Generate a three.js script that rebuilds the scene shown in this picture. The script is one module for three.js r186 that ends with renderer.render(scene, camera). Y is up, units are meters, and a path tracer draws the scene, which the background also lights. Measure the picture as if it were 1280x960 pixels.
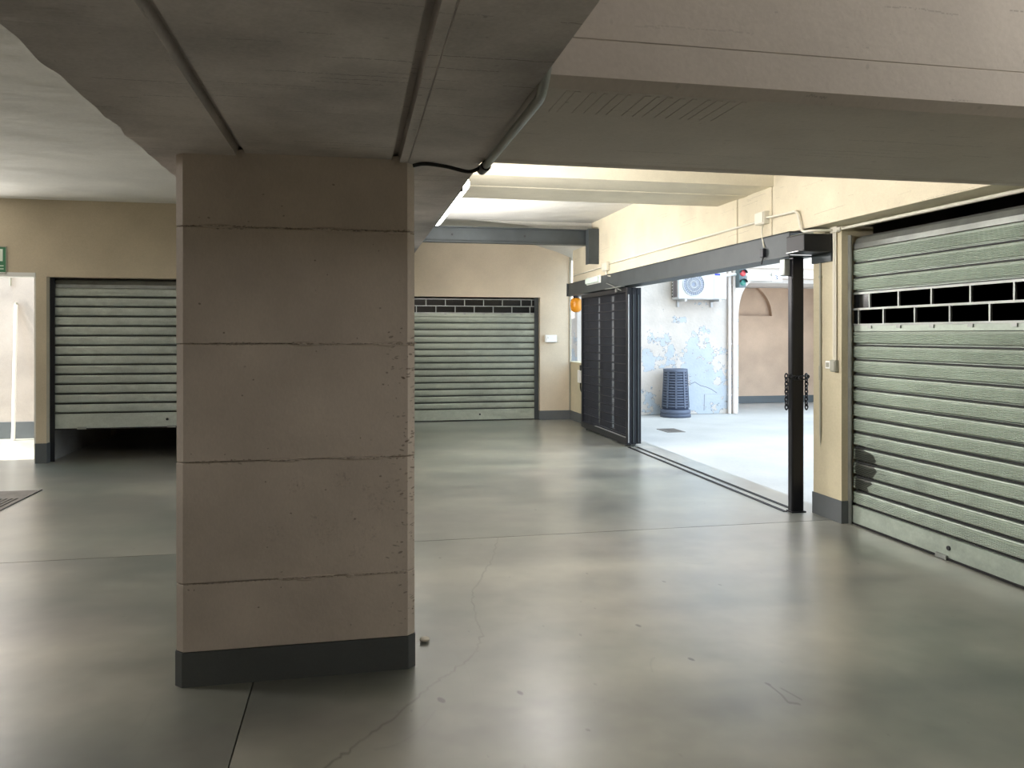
import * as THREE from 'three';
import { RoundedBoxGeometry } from 'three/addons/geometries/RoundedBoxGeometry.js';
import { mergeGeometries } from 'three/addons/utils/BufferGeometryUtils.js';
import { RectAreaLightUniformsLib } from 'three/addons/lights/RectAreaLightUniformsLib.js';

// ---------------------------------------------------------------- camera, sky, sun, exposure
RectAreaLightUniformsLib.init();
const scene = new THREE.Scene();
const renderer = new THREE.WebGLRenderer();
renderer.toneMapping = THREE.LinearToneMapping;
renderer.toneMappingExposure = 1.5;
renderer.shadowMap.enabled = true;

// x to the right, y up, the depth axis of the garage is -z (written D below)
const YAW = THREE.MathUtils.degToRad(11.4);
const camera = new THREE.PerspectiveCamera(2 * Math.atan(480 / 975) * 180 / Math.PI, 1280 / 960, 0.05, 200);
camera.position.set(0, 1.55, 0);
camera.lookAt(Math.sin(YAW), 1.55, -Math.cos(YAW));
camera.setViewOffset(1280, 960, 0, 62, 1280, 960);

scene.background = new THREE.Color(0.66, 0.83, 1.0);
scene.backgroundIntensity = 3.2;

const sun = new THREE.DirectionalLight(new THREE.Color(1.0, 0.93, 0.86), 16);
sun.position.set(-9.5, 18, -9.2);
sun.target.position.set(-0.5, 0, -10);
sun.castShadow = true;
Object.assign(sun.shadow.camera, { left: -22, right: 22, top: 22, bottom: -22, near: 1, far: 60 });
sun.shadow.mapSize.set(2048, 2048);
scene.add(sun, sun.target);

// ---------------------------------------------------------------- helpers
const V = (x, y, d) => new THREE.Vector3(x, y, -d);
function rng(seed) { let a = seed >>> 0; return () => { a = (a + 0x6d2b79f5) | 0; let t = Math.imul(a ^ (a >>> 15), 1 | a); t = (t + Math.imul(t ^ (t >>> 7), 61 | t)) ^ t; return ((t ^ (t >>> 14)) >>> 0) / 4294967296; }; }
const taken = new Map();
function numbered(name) { const n = taken.get(name) ?? 0; taken.set(name, n + 1); return n ? name + '_' + String(n).padStart(3, '0') : name; }
function planarUV(g, fn) {
  const p = g.attributes.position, uv = new Float32Array(p.count * 2);
  for (let i = 0; i < p.count; i++) { const r = fn(p.getX(i), p.getY(i), p.getZ(i)); uv[2 * i] = r[0]; uv[2 * i + 1] = r[1]; }
  g.setAttribute('uv', new THREE.BufferAttribute(uv, 2)); return g;
}
function boxUV(g) {                                       // uv in metres, by the dominant axis of the normal
  if (g.index) g = g.toNonIndexed();
  const p = g.attributes.position, n = g.attributes.normal, uv = new Float32Array(p.count * 2);
  for (let i = 0; i < p.count; i++) {
    const x = p.getX(i), y = p.getY(i), z = p.getZ(i), ax = Math.abs(n.getX(i)), ay = Math.abs(n.getY(i)), az = Math.abs(n.getZ(i));
    const r = ax >= ay && ax >= az ? [z, y] : ay >= az ? [x, z] : [x, y];
    uv[2 * i] = r[0]; uv[2 * i + 1] = r[1];
  }
  g.setAttribute('uv', new THREE.BufferAttribute(uv, 2)); return g;
}
function bx(x0, x1, y0, y1, d0, d1, r = 0) {
  const w = x1 - x0, h = y1 - y0, l = d1 - d0;
  const g = r ? new RoundedBoxGeometry(w, h, l, 2, Math.min(r, w / 2.1, h / 2.1, l / 2.1)) : new THREE.BoxGeometry(w, h, l);
  g.translate((x0 + x1) / 2, (y0 + y1) / 2, -(d0 + d1) / 2);
  return boxUV(g);
}
function tube(points, r, seg = 8, steps) {
  const path = new THREE.CurvePath();
  for (let i = 0; i < points.length - 1; i++) path.add(new THREE.LineCurve3(points[i], points[i + 1]));
  return boxUV(new THREE.TubeGeometry(path, steps ?? Math.max(2, (points.length - 1) * 4), r, seg, false));
}
function softTube(points, r, seg = 8, steps = 40) { return boxUV(new THREE.TubeGeometry(new THREE.CatmullRomCurve3(points, false, 'centripetal'), steps, r, seg, false)); }
function rounded(points, rad) {                           // a polyline with its corners rounded, for bent conduit
  const out = [points[0]];
  for (let i = 1; i < points.length - 1; i++) {
    const p = points[i], a = points[i - 1].clone().sub(p), b = points[i + 1].clone().sub(p), k = Math.min(rad, a.length() / 2, b.length() / 2);
    a.normalize().multiplyScalar(k).add(p); b.normalize().multiplyScalar(k).add(p);
    for (let j = 0; j <= 5; j++) { const t = j / 5; out.push(a.clone().multiplyScalar((1 - t) ** 2).addScaledVector(p, 2 * t * (1 - t)).addScaledVector(b, t * t)); }
  }
  out.push(points[points.length - 1]);
  return out;
}
function rod(a, b, r, seg = 12) {
  const d = b.clone().sub(a), g = new THREE.CylinderGeometry(r, r, d.length(), seg);
  g.applyQuaternion(new THREE.Quaternion().setFromUnitVectors(new THREE.Vector3(0, 1, 0), d.clone().normalize()));
  g.translate((a.x + b.x) / 2, (a.y + b.y) / 2, (a.z + b.z) / 2);
  return boxUV(g);
}
function extr(pts, len, out, up, origin, steps = 1) {      // a closed profile [out, up] swept along out x up
  const s = new THREE.Shape(pts.map(([x, y]) => new THREE.Vector2(x, y)));
  const g = new THREE.ExtrudeGeometry(s, { depth: len, bevelEnabled: false, steps });
  const al = new THREE.Vector3().crossVectors(out, up);
  g.applyMatrix4(new THREE.Matrix4().makeBasis(out, up, al).setPosition(origin));
  return g;
}
const mergeAll = (list) => mergeGeometries(list.map((g) => { const h = g.index ? g.toNonIndexed() : g; for (const k of Object.keys(h.attributes)) if (!['position', 'normal', 'uv'].includes(k)) h.deleteAttribute(k); return h; }));
function mesh(name, geometry, material, parent) {
  const g = Array.isArray(geometry) ? (geometry.length > 1 ? mergeAll(geometry) : geometry[0]) : geometry;
  const m = new THREE.Mesh(g, material); m.castShadow = m.receiveShadow = true;
  m.name = parent ? name : numbered(name);
  (parent ?? scene).add(m); return m;
}
function struct(name, geometry, material, parent, label) {
  const m = mesh(name, geometry, material, parent);
  if (!parent) { m.userData.kind = 'structure'; if (label) m.userData.label = label; }
  return m;
}
function structGroup(name, label) { const g = new THREE.Group(); g.name = numbered(name); g.userData.kind = 'structure'; if (label) g.userData.label = label; scene.add(g); return g; }
const things = [];
function thing(name, label, category, group) {
  const g = new THREE.Group(); g.name = numbered(name); g.userData = { label, category }; if (group) g.userData.group = group;
  scene.add(g); things.push(g); return g;
}
function single(name, label, category, geometry, material, group) {
  const m = mesh(name, geometry, material); m.userData = { label, category }; if (group) m.userData.group = group;
  m.geometry.computeBoundingBox(); const b = m.geometry.boundingBox, c = b.getCenter(new THREE.Vector3()); c.y = b.min.y;
  m.geometry.translate(-c.x, -c.y, -c.z); m.position.copy(c); return m;
}
function settleThings() {                                 // put each group's origin at the middle of its base
  for (const g of things) {
    const b = new THREE.Box3().setFromObject(g), c = b.getCenter(new THREE.Vector3()); c.y = b.min.y;
    for (const k of g.children) k.position.sub(c);
    g.position.copy(c);
  }
}

// ---------------------------------------------------------------- noise and textures
function lattice(seed) { const r = rng(seed), t = new Float32Array(4096); for (let i = 0; i < 4096; i++) t[i] = r(); return t; }
function noiser(seed) {
  const t = lattice(seed), at = (x, y, p) => t[((((x % p) + p) % p) * 73 + (((y % p) + p) % p) * 179 + p * 31) & 4095];
  return (x, y, p) => {                                   // x, y in 0..1, p cells a side: repeats at 1
    const fx = x * p, fy = y * p, ix = Math.floor(fx), iy = Math.floor(fy), u = fx - ix, v = fy - iy, s = u * u * (3 - 2 * u), w = v * v * (3 - 2 * v);
    const a = at(ix, iy, p), b = at(ix + 1, iy, p), c = at(ix, iy + 1, p), d = at(ix + 1, iy + 1, p);
    return a + (b - a) * s + (c - a) * w + (a - b - c + d) * s * w - 0.5;
  };
}
function fbm(n, x, y, p, oct, gain = 0.5) { let s = 0, a = 1; for (let i = 0; i < oct; i++, a *= gain, p *= 2) s += a * n(x, y, p); return s; }
function grid(size, fn, srgb) {
  const data = new Uint8Array(size * size * 4);
  for (let j = 0; j < size; j++) for (let i = 0; i < size; i++) {
    const c = fn((i + 0.5) / size, (j + 0.5) / size), o = (j * size + i) * 4;
    for (let k = 0; k < 3; k++) data[o + k] = Math.max(0, Math.min(255, (Array.isArray(c) ? c[k] : c) * 255));
    data[o + 3] = 255;
  }
  const t = new THREE.DataTexture(data, size, size); t.wrapS = t.wrapT = THREE.RepeatWrapping; t.magFilter = THREE.LinearFilter; t.minFilter = THREE.LinearMipmapLinearFilter; t.generateMipmaps = true;
  if (srgb) t.colorSpace = THREE.SRGBColorSpace; t.needsUpdate = true; return t;
}
const scaled = (t, m, my = m) => { const c = t.clone(); c.repeat.set(1 / m, 1 / my); c.needsUpdate = true; return c; };
const nA = noiser(11), nB = noiser(23), nC = noiser(37);
const specks = (seed, count, rMin, rMax, size = 512) => {  // small pock marks, 1 clean 0 dark
  const a = new Float32Array(size * size).fill(1), r = rng(seed);
  for (let k = 0; k < count; k++) {
    const cx = r() * size, cy = r() * size, rad = rMin + (rMax - rMin) * r() ** 3, st = 0.5 + r(), dk = 0.35 + 0.5 * r();
    for (let j = -Math.ceil(rad * 2); j <= rad * 2; j++) for (let i = -Math.ceil(rad * 2); i <= rad * 2; i++) {
      const d = Math.hypot(i * st, j / st); if (d > rad) continue;
      const o = ((((cy + j) | 0) + size) % size) * size + ((((cx + i) | 0) + size) % size); a[o] = Math.min(a[o], dk);
    }
  }
  return (x, y) => a[Math.min(size - 1, (y * size) | 0) * size + Math.min(size - 1, (x * size) | 0)];
};
const spA = specks(5, 90, 0.6, 2.2);
// grey factors that tint the material's own colour
const texPlaster = grid(512, (x, y) => 0.93 + 0.10 * fbm(nA, x, y, 3, 5) + 0.03 * nB(x, y, 200), true);
const boardLines = (() => {                              // faint drag marks of the shuttering boards
  const n = 512, a = new Float32Array(n * n).fill(1), r = rng(19);
  for (let k = 0; k < 46; k++) { let y = r() * n; const x0 = r() * n, len = 20 + 150 * r() ** 2, dk = 0.62 + 0.33 * r(); for (let i = 0; i < len; i++) { y += (r() - 0.5) * 0.7; if (r() < 0.8) a[(((y | 0) + n) % n) * n + (((x0 + i) | 0) % n)] = dk; } }
  return (x, y) => a[Math.min(n - 1, (y * n) | 0) * n + Math.min(n - 1, (x * n) | 0)];
})();
const texConcrete = grid(512, (x, y) => (0.88 + 0.22 * fbm(nB, x, y, 3, 6, 0.55) + 0.05 * nA(x, y, 220)) * (0.75 + 0.25 * spA(x, y)) * boardLines(x, y), true);
const texBoard = grid(512, (x, y) => (0.93 + 0.08 * fbm(nB, x, y, 4, 5) + 0.03 * nA(x, y, 220)) * (0.8 + 0.2 * spA(x, y)) * (0.35 + 0.65 * boardLines(x, y)), true);
const bumpFine = grid(512, (x, y) => 0.5 + 0.5 * fbm(nC, x, y, 24, 4, 0.6) * 0.8, false);
const bumpWave = grid(512, (x, y) => 0.5 + 0.42 * fbm(nA, x, y * 1, 4, 4, 0.45), false);
const roughVar = grid(512, (x, y) => 0.75 + 0.35 * fbm(nC, x, y, 5, 5), false);
const texMetal = grid(512, (x, y) => 0.92 + 0.10 * fbm(nA, x, y, 4, 4) + 0.10 * fbm(nB, x, y * 0.5, 12, 4) * 0.5 + 0.04 * nC(x, y, 180), true);

const std = (o) => new THREE.MeshStandardMaterial(o);
const C = (r, g, b) => new THREE.Color().setRGB(r / 255, g / 255, b / 255, THREE.SRGBColorSpace);
const concreteMat = (c, size = 1.6, o = {}) => std({ color: c, roughness: 0.9, map: scaled(texConcrete, size), bumpMap: scaled(bumpFine, 0.7), bumpScale: 0.0012, ...o });
const plasterMat = (c, size = 2.2, o = {}) => std({ color: c, roughness: 0.92, map: scaled(texPlaster, size), bumpMap: scaled(bumpFine, 0.9), bumpScale: 0.001, ...o });

const M = {
  pillar: null,
  soffit: concreteMat(C(210, 202, 196), 1.7),
  beam: concreteMat(C(202, 194, 184), 2.1, { map: scaled(texBoard, 2.1) }),
  beamYellow: concreteMat(C(232, 224, 200), 1.4, { map: scaled(texBoard, 1.4) }),
  lintel: concreteMat(C(224, 214, 188), 1.5, { map: scaled(texBoard, 1.5) }),
  pier: plasterMat(C(212, 202, 172)),
  wallLeft: plasterMat(C(216, 202, 176)),
  wallFar: plasterMat(C(220, 206, 182)),
  ceiling: plasterMat(C(232, 231, 224), 2.6, { bumpMap: scaled(bumpWave, 1.6, 0.9), bumpScale: 0.02 }),
  base: plasterMat(C(98, 103, 105), 1.2, { roughness: 0.6 }),
  steel: std({ color: C(74, 80, 82), roughness: 0.5, metalness: 0.25, map: scaled(texMetal, 1.1) }),
  steelDark: std({ color: C(46, 47, 52), roughness: 0.42, metalness: 0.45, map: scaled(texMetal, 0.8) }),
  black: std({ color: C(22, 22, 26), roughness: 0.5 }),
  blackPost: std({ color: C(16, 16, 22), roughness: 0.35, metalness: 0.3 }),
  wire: std({ color: C(58, 58, 62), roughness: 0.5, metalness: 0.5 }),
  alu: std({ color: C(196, 196, 196), roughness: 0.35, metalness: 0.8 }),
  galv: std({ color: C(168, 172, 168), roughness: 0.45, metalness: 0.75, map: scaled(texMetal, 0.6) }),
  conduit: std({ color: C(212, 208, 192), roughness: 0.5 }),
  whitePlastic: std({ color: C(226, 226, 222), roughness: 0.45 }),
  greyPlastic: std({ color: C(150, 150, 136), roughness: 0.5 }),
  rubber: std({ color: C(20, 20, 22), roughness: 0.75 }),
  orange: std({ color: C(216, 140, 32), roughness: 0.35 }),
  gapShade: std({ color: C(44, 46, 45), roughness: 0.7, metalness: 0.2 }),  // near-black: the shade of the slat gaps put into a colour
  pane: std({ color: C(16, 18, 19), roughness: 0.16 }),
  unit: concreteMat(C(158, 153, 146)),
  joint: std({ color: C(58, 54, 48), roughness: 0.95 }),
  iron: std({ color: C(142, 136, 130), roughness: 0.7, metalness: 0.3, map: scaled(texMetal, 0.5) }),
  drainHole: std({ color: C(24, 22, 20), roughness: 0.95 }),
};

// ---------------------------------------------------------------- floor: four cast slabs with sawn joints
const FLOOR_BASE = C(150, 152, 142);
function slabTextures(seed, x0, x1, d0, d1, draw) {
  const N = 1024, cv = document.createElement('canvas'); cv.width = cv.height = N;
  const ctx = cv.getContext('2d'), img = ctx.createImageData(N, N), w = x1 - x0, l = d1 - d0, n1 = noiser(seed), n2 = noiser(seed + 1);
  const rcv = document.createElement('canvas'); rcv.width = rcv.height = N; const rx = rcv.getContext('2d'), rim = rx.createImageData(N, N);
  for (let j = 0; j < N; j++) for (let i = 0; i < N; i++) {
    const x = i / N * w / 12, y = (1 - j / N) * l / 12;   // 12 m to a repeat
    const big = fbm(n1, x, y, 9, 5, 0.55), fine = fbm(n2, x, y, 90, 3, 0.6), sweep = fbm(n2, x * 0.7 + y * 0.35, y * 1.9, 16, 4);
    const k = 1 + 0.28 * big + 0.09 * fine + 0.24 * sweep, o = (j * N + i) * 4;
    img.data[o] = 132 * k + 9 * big; img.data[o + 1] = 132 * k; img.data[o + 2] = 123 * k - 4 * sweep; img.data[o + 3] = 255;
    const r = 62 + 5 * big + 4 * sweep + 3 * fine; rim.data[o] = rim.data[o + 1] = rim.data[o + 2] = r; rim.data[o + 3] = 255;
  }
  ctx.putImageData(img, 0, 0); rx.putImageData(rim, 0, 0);
  const P = (x, d) => [(x - x0) / w * N, (1 - (d - d0) / l) * N], mpp = N / ((w + l) / 2);
  if (draw) draw(ctx, P, mpp);
  const r = rng(seed + 7);
  for (let k = 0; k < 110; k++) {                         // specks of dirt and oil
    const [px, py] = P(x0 + r() * w, d0 + r() * l); ctx.fillStyle = `rgba(52,50,44,${0.15 + 0.5 * r()})`;
    ctx.beginPath(); ctx.ellipse(px, py, (0.004 + 0.012 * r() ** 2) * mpp, (0.003 + 0.008 * r()) * mpp, r() * 3, 0, 7); ctx.fill();
  }
  for (let k = 0; k < 26; k++) {                          // scuffs
    const [px, py] = P(x0 + r() * w, d0 + r() * l), a = r() * 6.3, s = (0.05 + 0.3 * r()) * mpp; ctx.strokeStyle = `rgba(84,82,74,${0.1 + 0.25 * r()})`; ctx.lineWidth = 0.6 + r();
    ctx.beginPath(); ctx.moveTo(px, py); ctx.quadraticCurveTo(px + s * Math.cos(a), py + s * Math.sin(a), px + s * 1.6 * Math.cos(a + 0.4), py + s * 1.6 * Math.sin(a + 0.4)); ctx.stroke();
  }
  const map = new THREE.CanvasTexture(cv); map.colorSpace = THREE.SRGBColorSpace;
  const rough = new THREE.CanvasTexture(rcv);
  return new THREE.MeshPhysicalMaterial({ map, roughnessMap: rough, roughness: 1.5, ior: 1.7, clearcoat: 1.0, clearcoatRoughness: 0.29, bumpMap: scaled(bumpWave, 0.9), bumpScale: 0.0005 });
}
const polyline = (ctx, P, pts, width, style) => { ctx.strokeStyle = style; ctx.lineWidth = width; ctx.lineJoin = 'round'; ctx.beginPath(); pts.forEach(([x, d], i) => { const [a, b] = P(x, d); i ? ctx.lineTo(a, b) : ctx.moveTo(a, b); }); ctx.stroke(); };
const floor = structGroup('floor', 'grey polished concrete garage floor with sawn joints');
struct('subfloor', bx(-7.2, 4.1, -0.3, -0.02, -3.7, 14.0), M.joint, floor);
function slab(x0, x1, d0, d1, seed, draw) {
  const g = bx(x0, x1, -0.02, 0, d0, d1);
  planarUV(g, (x, y, z) => [(x - x0) / (x1 - x0), (-z - d0) / (d1 - d0)]);
  return struct('floor_slab', g, slabTextures(seed, x0, x1, d0, d1, draw), floor);
}
slab(-0.44, 4.1, -3.7, 5.862, 101, (ctx, P, m) => {
  const crack = [[1.071, 5.85], [0.93, 5.3], [0.827, 5.024], [0.701, 4.646], [0.667, 4.481], [0.654, 4.187], [0.639, 3.96], [0.592, 3.793], [0.529, 3.681], [0.417, 3.543], [0.336, 3.46], [0.274, 3.355], [0.114, 3.143], [-0.01, 2.984], [-0.094, 2.874], [-0.3, 2.6]];
  const cr = rng(77), fineCrack = [];
  crack.forEach(([x, d], i) => { if (!i) return fineCrack.push([x, d]); const [px, pd] = crack[i - 1]; for (let k = 1; k <= 8; k++) { const t = k / 8; fineCrack.push([px + (x - px) * t + (cr() - 0.5) * 0.022, pd + (d - pd) * t + (cr() - 0.5) * 0.02]); } });
  polyline(ctx, P, fineCrack, 2.4, 'rgba(104,102,92,0.3)'); for (let i = 0; i < fineCrack.length - 1; i += 2) polyline(ctx, P, fineCrack.slice(i, i + 3), 0.5 + 0.8 * cr(), `rgba(66,64,56,${0.25 + 0.45 * cr()})`);
  polyline(ctx, P, [[1.796, 3.166], [1.80, 3.06], [1.789, 2.991], [1.831, 2.968]], 2, 'rgba(50,48,42,0.75)');
  polyline(ctx, P, [[1.83, 3.12], [1.86, 3.0]], 2, 'rgba(50,48,42,0.6)');
  for (const [x, d, s] of [[1.48, 3.937, 0.02], [1.574, 3.48, 0.02], [1.796, 3.166, 0.016], [1.901, 4.606, 0.016], [2.216, 4.479, 0.014], [0.701, 3.3, 0.02], [0.36, 3.3, 0.026]]) { const [a, b] = P(x, d); ctx.fillStyle = 'rgba(40,38,34,0.8)'; ctx.beginPath(); ctx.ellipse(a, b, s * m, s * 0.6 * m, 0.5, 0, 7); ctx.fill(); }
});
slab(-7.2, -0.446, -3.7, 5.862, 131);
slab(-0.72, 4.1, 5.87, 14.0, 151);
slab(-7.2, -0.726, 5.87, 14.0, 171);

// ---------------------------------------------------------------- pillar
const pillar = structGroup('pillar', 'wide concrete pillar cast in lifts with a grey painted foot');
const PX0 = -0.773, PX1 = 0.274, PD0 = 3.64, PD1 = 4.34;
{
  // cast concrete under thin paint: crumbs and grime along the lift joints, scuffs by the corner
  const W = 768, H = 1536, S = 1.2, SY = 2.4, cv = document.createElement('canvas'); cv.width = W; cv.height = H; const ctx = cv.getContext('2d'), img = ctx.createImageData(W, H), r = rng(52), n = noiser(53);
  for (let j = 0; j < H; j++) for (let i = 0; i < W; i++) { const x = i / W, y = j / H, k = 1 + 0.07 * fbm(n, x, y * 2 % 1, 4, 5) + 0.03 * n(x, y, 250), o = (j * W + i) * 4; img.data[o] = 212 * k; img.data[o + 1] = 201 * k; img.data[o + 2] = 191 * k; img.data[o + 3] = 255; }
  ctx.putImageData(img, 0, 0);
  const P = (x, y) => [(x - PX0) / S * W, (1 - y / SY) * H], dab = (x, y, w, h, a) => { const [px, py] = P(x, y); ctx.fillStyle = `rgba(92,80,68,${a})`; ctx.beginPath(); ctx.ellipse(px, py, w / S * W, h / SY * H, (r() - 0.5) * 0.8, 0, 7); ctx.fill(); };
  for (const y of [0.452, 0.985, 1.508, 2.026]) for (let k = 0; k < 260; k++) { const x = PX0 + r() * 1.05, patch = 0.4 + 1.2 * Math.max(0, fbm(n, x * 0.4 + 1, y, 9, 3)); dab(x, y + (r() - 0.5) * 0.02 * patch, 0.002 + 0.008 * r(), 0.001 + 0.0035 * r() * patch, 0.08 + 0.4 * r()); }
  for (let k = 0; k < 150; k++) { const x = PX1 - 0.13 * r() ** 2, y = 0.2 + 1.4 * r(); dab(x, y, 0.002 + 0.010 * r(), 0.001 + 0.004 * r(), 0.1 + 0.45 * r()); }
  for (let k = 0; k < 60; k++) dab(PX0 + r() * 1.05, r() * 2.3, 0.002 + 0.004 * r(), 0.002 + 0.002 * r(), 0.2 + 0.4 * r());
  for (let k = 0; k < 14; k++) { const x = PX0 + 0.35 + 0.6 * r(), y = 0.55 + 0.35 * r(); for (let m = 0; m < 40; m++) dab(x + (r() - 0.5) * 0.07, y + (r() - 0.5) * 0.07, 0.006 * r(), 0.006 * r(), 0.07); }
  const t = new THREE.CanvasTexture(cv); t.colorSpace = THREE.SRGBColorSpace; t.wrapS = t.wrapT = THREE.RepeatWrapping; t.repeat.set(1 / S, 1 / SY); t.offset.set(-PX0 / S, 0);
  M.pillar = std({ map: t, roughness: 0.9, bumpMap: scaled(bumpFine, 0.7), bumpScale: 0.0014 });
}
const octo = (x0, x1, d0, d1, c) => { const s = new THREE.Shape(); [[x0 + c, d0], [x1 - c, d0], [x1, d0 + c], [x1, d1 - c], [x1 - c, d1], [x0 + c, d1], [x0, d1 - c], [x0, d0 + c]].forEach(([x, d], i) => (i ? s.lineTo(x, d) : s.moveTo(x, d))); return s; };
function prismY(shape, y0, y1, bev = 0) {                 // shape in (x, D), standing between two heights
  const g = new THREE.ExtrudeGeometry(shape, { depth: y1 - y0 - 2 * bev, bevelEnabled: bev > 0, bevelThickness: bev, bevelSize: bev, bevelOffset: -bev, bevelSegments: 1 });
  g.rotateX(-Math.PI / 2); g.translate(0, y0 + bev, 0); return boxUV(g);
}
{
  struct('core', prismY(octo(PX0 + 0.012, PX1 - 0.012, PD0 + 0.012, PD1 - 0.012, 0.03), 0, 2.36), M.pillar, pillar);
  const ys = [0.152, 0.452, 0.985, 1.508, 2.026, 2.375], r = rng(3);
  for (let k = 0; k < 5; k++) {
    const o = (r() - 0.5) * 0.004;
    const g = prismY(octo(PX0 + o, PX1 + o, PD0 + (r() - 0.5) * 0.003, PD1, 0.034), ys[k] + (k ? 0.002 : 0.001), ys[k + 1] - (k < 4 ? 0.002 : 0), 0.0025);
    struct('pour_lift', g, M.pillar, pillar);
  }
  struct('painted_foot', prismY(octo(PX0 - 0.004, PX1 + 0.004, PD0 - 0.004, PD1 + 0.004, 0.034), 0, 0.151), M.base, pillar);
  // crumbled mortar beads along the joints and chips on the corner
  for (let k = 1; k < 5; k++) for (let j = 0; j < 9; j++) {
    const x = PX0 + 0.06 + (PX1 - PX0 - 0.12) * (k % 2 ? 0.45 + 0.55 * r() : r()), w = 0.02 + 0.06 * r(), h = 0.004 + 0.006 * r();
    const g = new THREE.IcosahedronGeometry(1, 1); g.scale(w, h, 0.006); g.translate(x, ys[k] + (r() - 0.6) * 0.012, -PD0 + 0.001);
    struct('mortar_bead', boxUV(g), M.pillar, pillar);
  }
}

// ---------------------------------------------------------------- beams and ceilings
const SOF = 2.345;
{
  const prof = [[-0.89, 3.4], [-0.89, SOF], [-0.515, SOF], [-0.508, SOF + 0.045], [-0.484, SOF + 0.045], [-0.478, SOF + 0.012], [0.168, SOF + 0.012], [0.174, SOF + 0.045], [0.198, SOF + 0.045], [0.204, SOF], [0.238, SOF], [0.242, SOF + 0.005], [0.246, SOF], [0.572, SOF], [0.572, 3.4]];
  const g = new THREE.ExtrudeGeometry(new THREE.Shape(prof.map(([x, y]) => new THREE.Vector2(x, y))), { depth: 17.4, bevelEnabled: false, steps: 900 });
  g.translate(0, 0, -13.75);
  const p = g.attributes.position, r = noiser(91);
  for (let i = 0; i < p.count; i++) if (p.getX(i) < -0.88 && p.getY(i) < SOF + 0.01) { const z = p.getZ(i); p.setX(i, p.getX(i) + 0.011 * fbm(r, (z + 20) / 40, 0.3, 260, 3)); p.setY(i, p.getY(i) - 0.016 * Math.max(0, fbm(r, (z + 20) / 40, 0.7, 300, 2))); }
  g.computeVertexNormals();
  struct('main_beam', boxUV(g), M.soffit, null, 'wide concrete downstand beam carried by the pillar');
}
const crossBeam = structGroup('cross_beam', 'deep concrete cross beam spanning from the main beam to the right wall');
{
  const prof = [[2.40, 3.4], [2.40, 2.50], [2.404, 2.497], [2.40, 2.494], [2.40, 2.375], [2.44, SOF], [2.72, SOF], [2.725, SOF + 0.006], [3.50, SOF + 0.006], [3.52, SOF], [3.56, SOF], [3.56, 3.4]];
  struct('beam_body', boxUV(extr(prof.map(([d, y]) => [-d, y]), 3.16, new THREE.Vector3(0, 0, 1), new THREE.Vector3(0, 1, 0), new THREE.Vector3(3.73, 0, 0))), M.beam, crossBeam);
  const r = rng(44);
  for (let k = 0; k < 15; k++) {
    const x = 0.66 + k * 0.045 + r() * 0.02;
    const g = bx(x, x + 0.010 + 0.012 * r(), SOF - 0.0018, SOF + 0.003, 2.46, 2.7);
    struct('board_mark', g, M.beam, crossBeam);
  }
}
struct('rear_beam', boxUV(extr([[6.46, 3.5], [6.46, 2.89], [6.93, 2.89], [6.94, 2.90], [6.95, 2.885], [7.565, 2.885], [7.565, 3.5]].map(([d, y]) => [-d, y]), 3.2, new THREE.Vector3(0, 0, 1), new THREE.Vector3(0, 1, 0), new THREE.Vector3(3.75, 0, 0))), M.beamYellow, null, 'cream painted concrete beam behind the cross beam');
struct('ceiling', bx(-7.2, -0.8, 3.17, 3.42, -3.7, 10.5), M.ceiling, null, 'pale plastered ceiling of the left bay');
struct('ceiling', bx(0.5, 4.1, 3.33, 3.58, -3.7, 12.0), M.ceiling, null, 'pale flat ceiling of the right bay');
{
  const pts = [[0.5, 3.36], [1.8, 3.33], [2.6, 3.27], [3.2, 3.165], [3.6, 3.05], [3.88, 2.945], [4.1, 2.84], [4.1, 3.6], [0.5, 3.6]];
  struct('ceiling', boxUV(extr(pts.map(([x, y]) => [x, y]), 1.96, new THREE.Vector3(1, 0, 0), new THREE.Vector3(0, 1, 0), new THREE.Vector3(0, 0, -13.95))), M.ceiling, null, 'curved end of the ceiling above the far shutter');
}
struct('shading_storey', bx(-3.6, 4.12, 3.6, 12, -3.7, 13.95), M.wallFar, null, 'unseen building above the garage, its height set to shade the courtyard');  // unseen block, its height set to keep sun off the courtyard

// ---------------------------------------------------------------- walls
const LEFT_D = 10.3, FAR_D = 13.75;
function wallX(name, label, d, thick, rects, m) { struct(name, rects.map(([x0, x1, y0, y1]) => bx(x0, x1, y0, y1, d, d + thick)), m, null, label); }
wallX('wall_left', 'brown cream plaster wall around the half open shutter', LEFT_D, 0.22, [[-7.2, -6.95, 0, 3.17], [-6.95, -3.75, 2.26, 3.17], [-3.75, -3.634, 0, 3.17], [-3.634, -1.15, 2.243, 3.17], [-1.15, -0.72, 0, 3.17]], M.wallLeft);
struct('baseboard_left', [bx(-3.756, -3.628, 0, 0.24, LEFT_D - 0.006, LEFT_D + 0.226)], M.base);
struct('wall_return', bx(-0.95, -0.72, 0, 3.6, LEFT_D + 0.22, 13.95), M.wallLeft);
wallX('wall_far', 'cream plaster wall around the far roller shutter', FAR_D, 0.25, [[-0.72, 0.8, 0, 3.5], [0.8, 3.29, 2.217, 3.5], [3.29, 3.88, 0, 3.5]], M.wallFar);
struct('baseboard_far', [bx(3.283, 3.874, 0, 0.168, FAR_D - 0.008, FAR_D + 0.25), bx(-0.72, 0.806, 0, 0.168, FAR_D - 0.008, FAR_D + 0.25)], M.base);
struct('wall_parapet', bx(3.862, 4.12, 0, 1.053, 12.5, 14.0), M.pier, null, 'low cream wall under the opening beside the far wall');
struct('baseboard_parapet', bx(3.854, 4.0, 0, 0.168, 12.5, FAR_D - 0.008), M.base);
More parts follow.
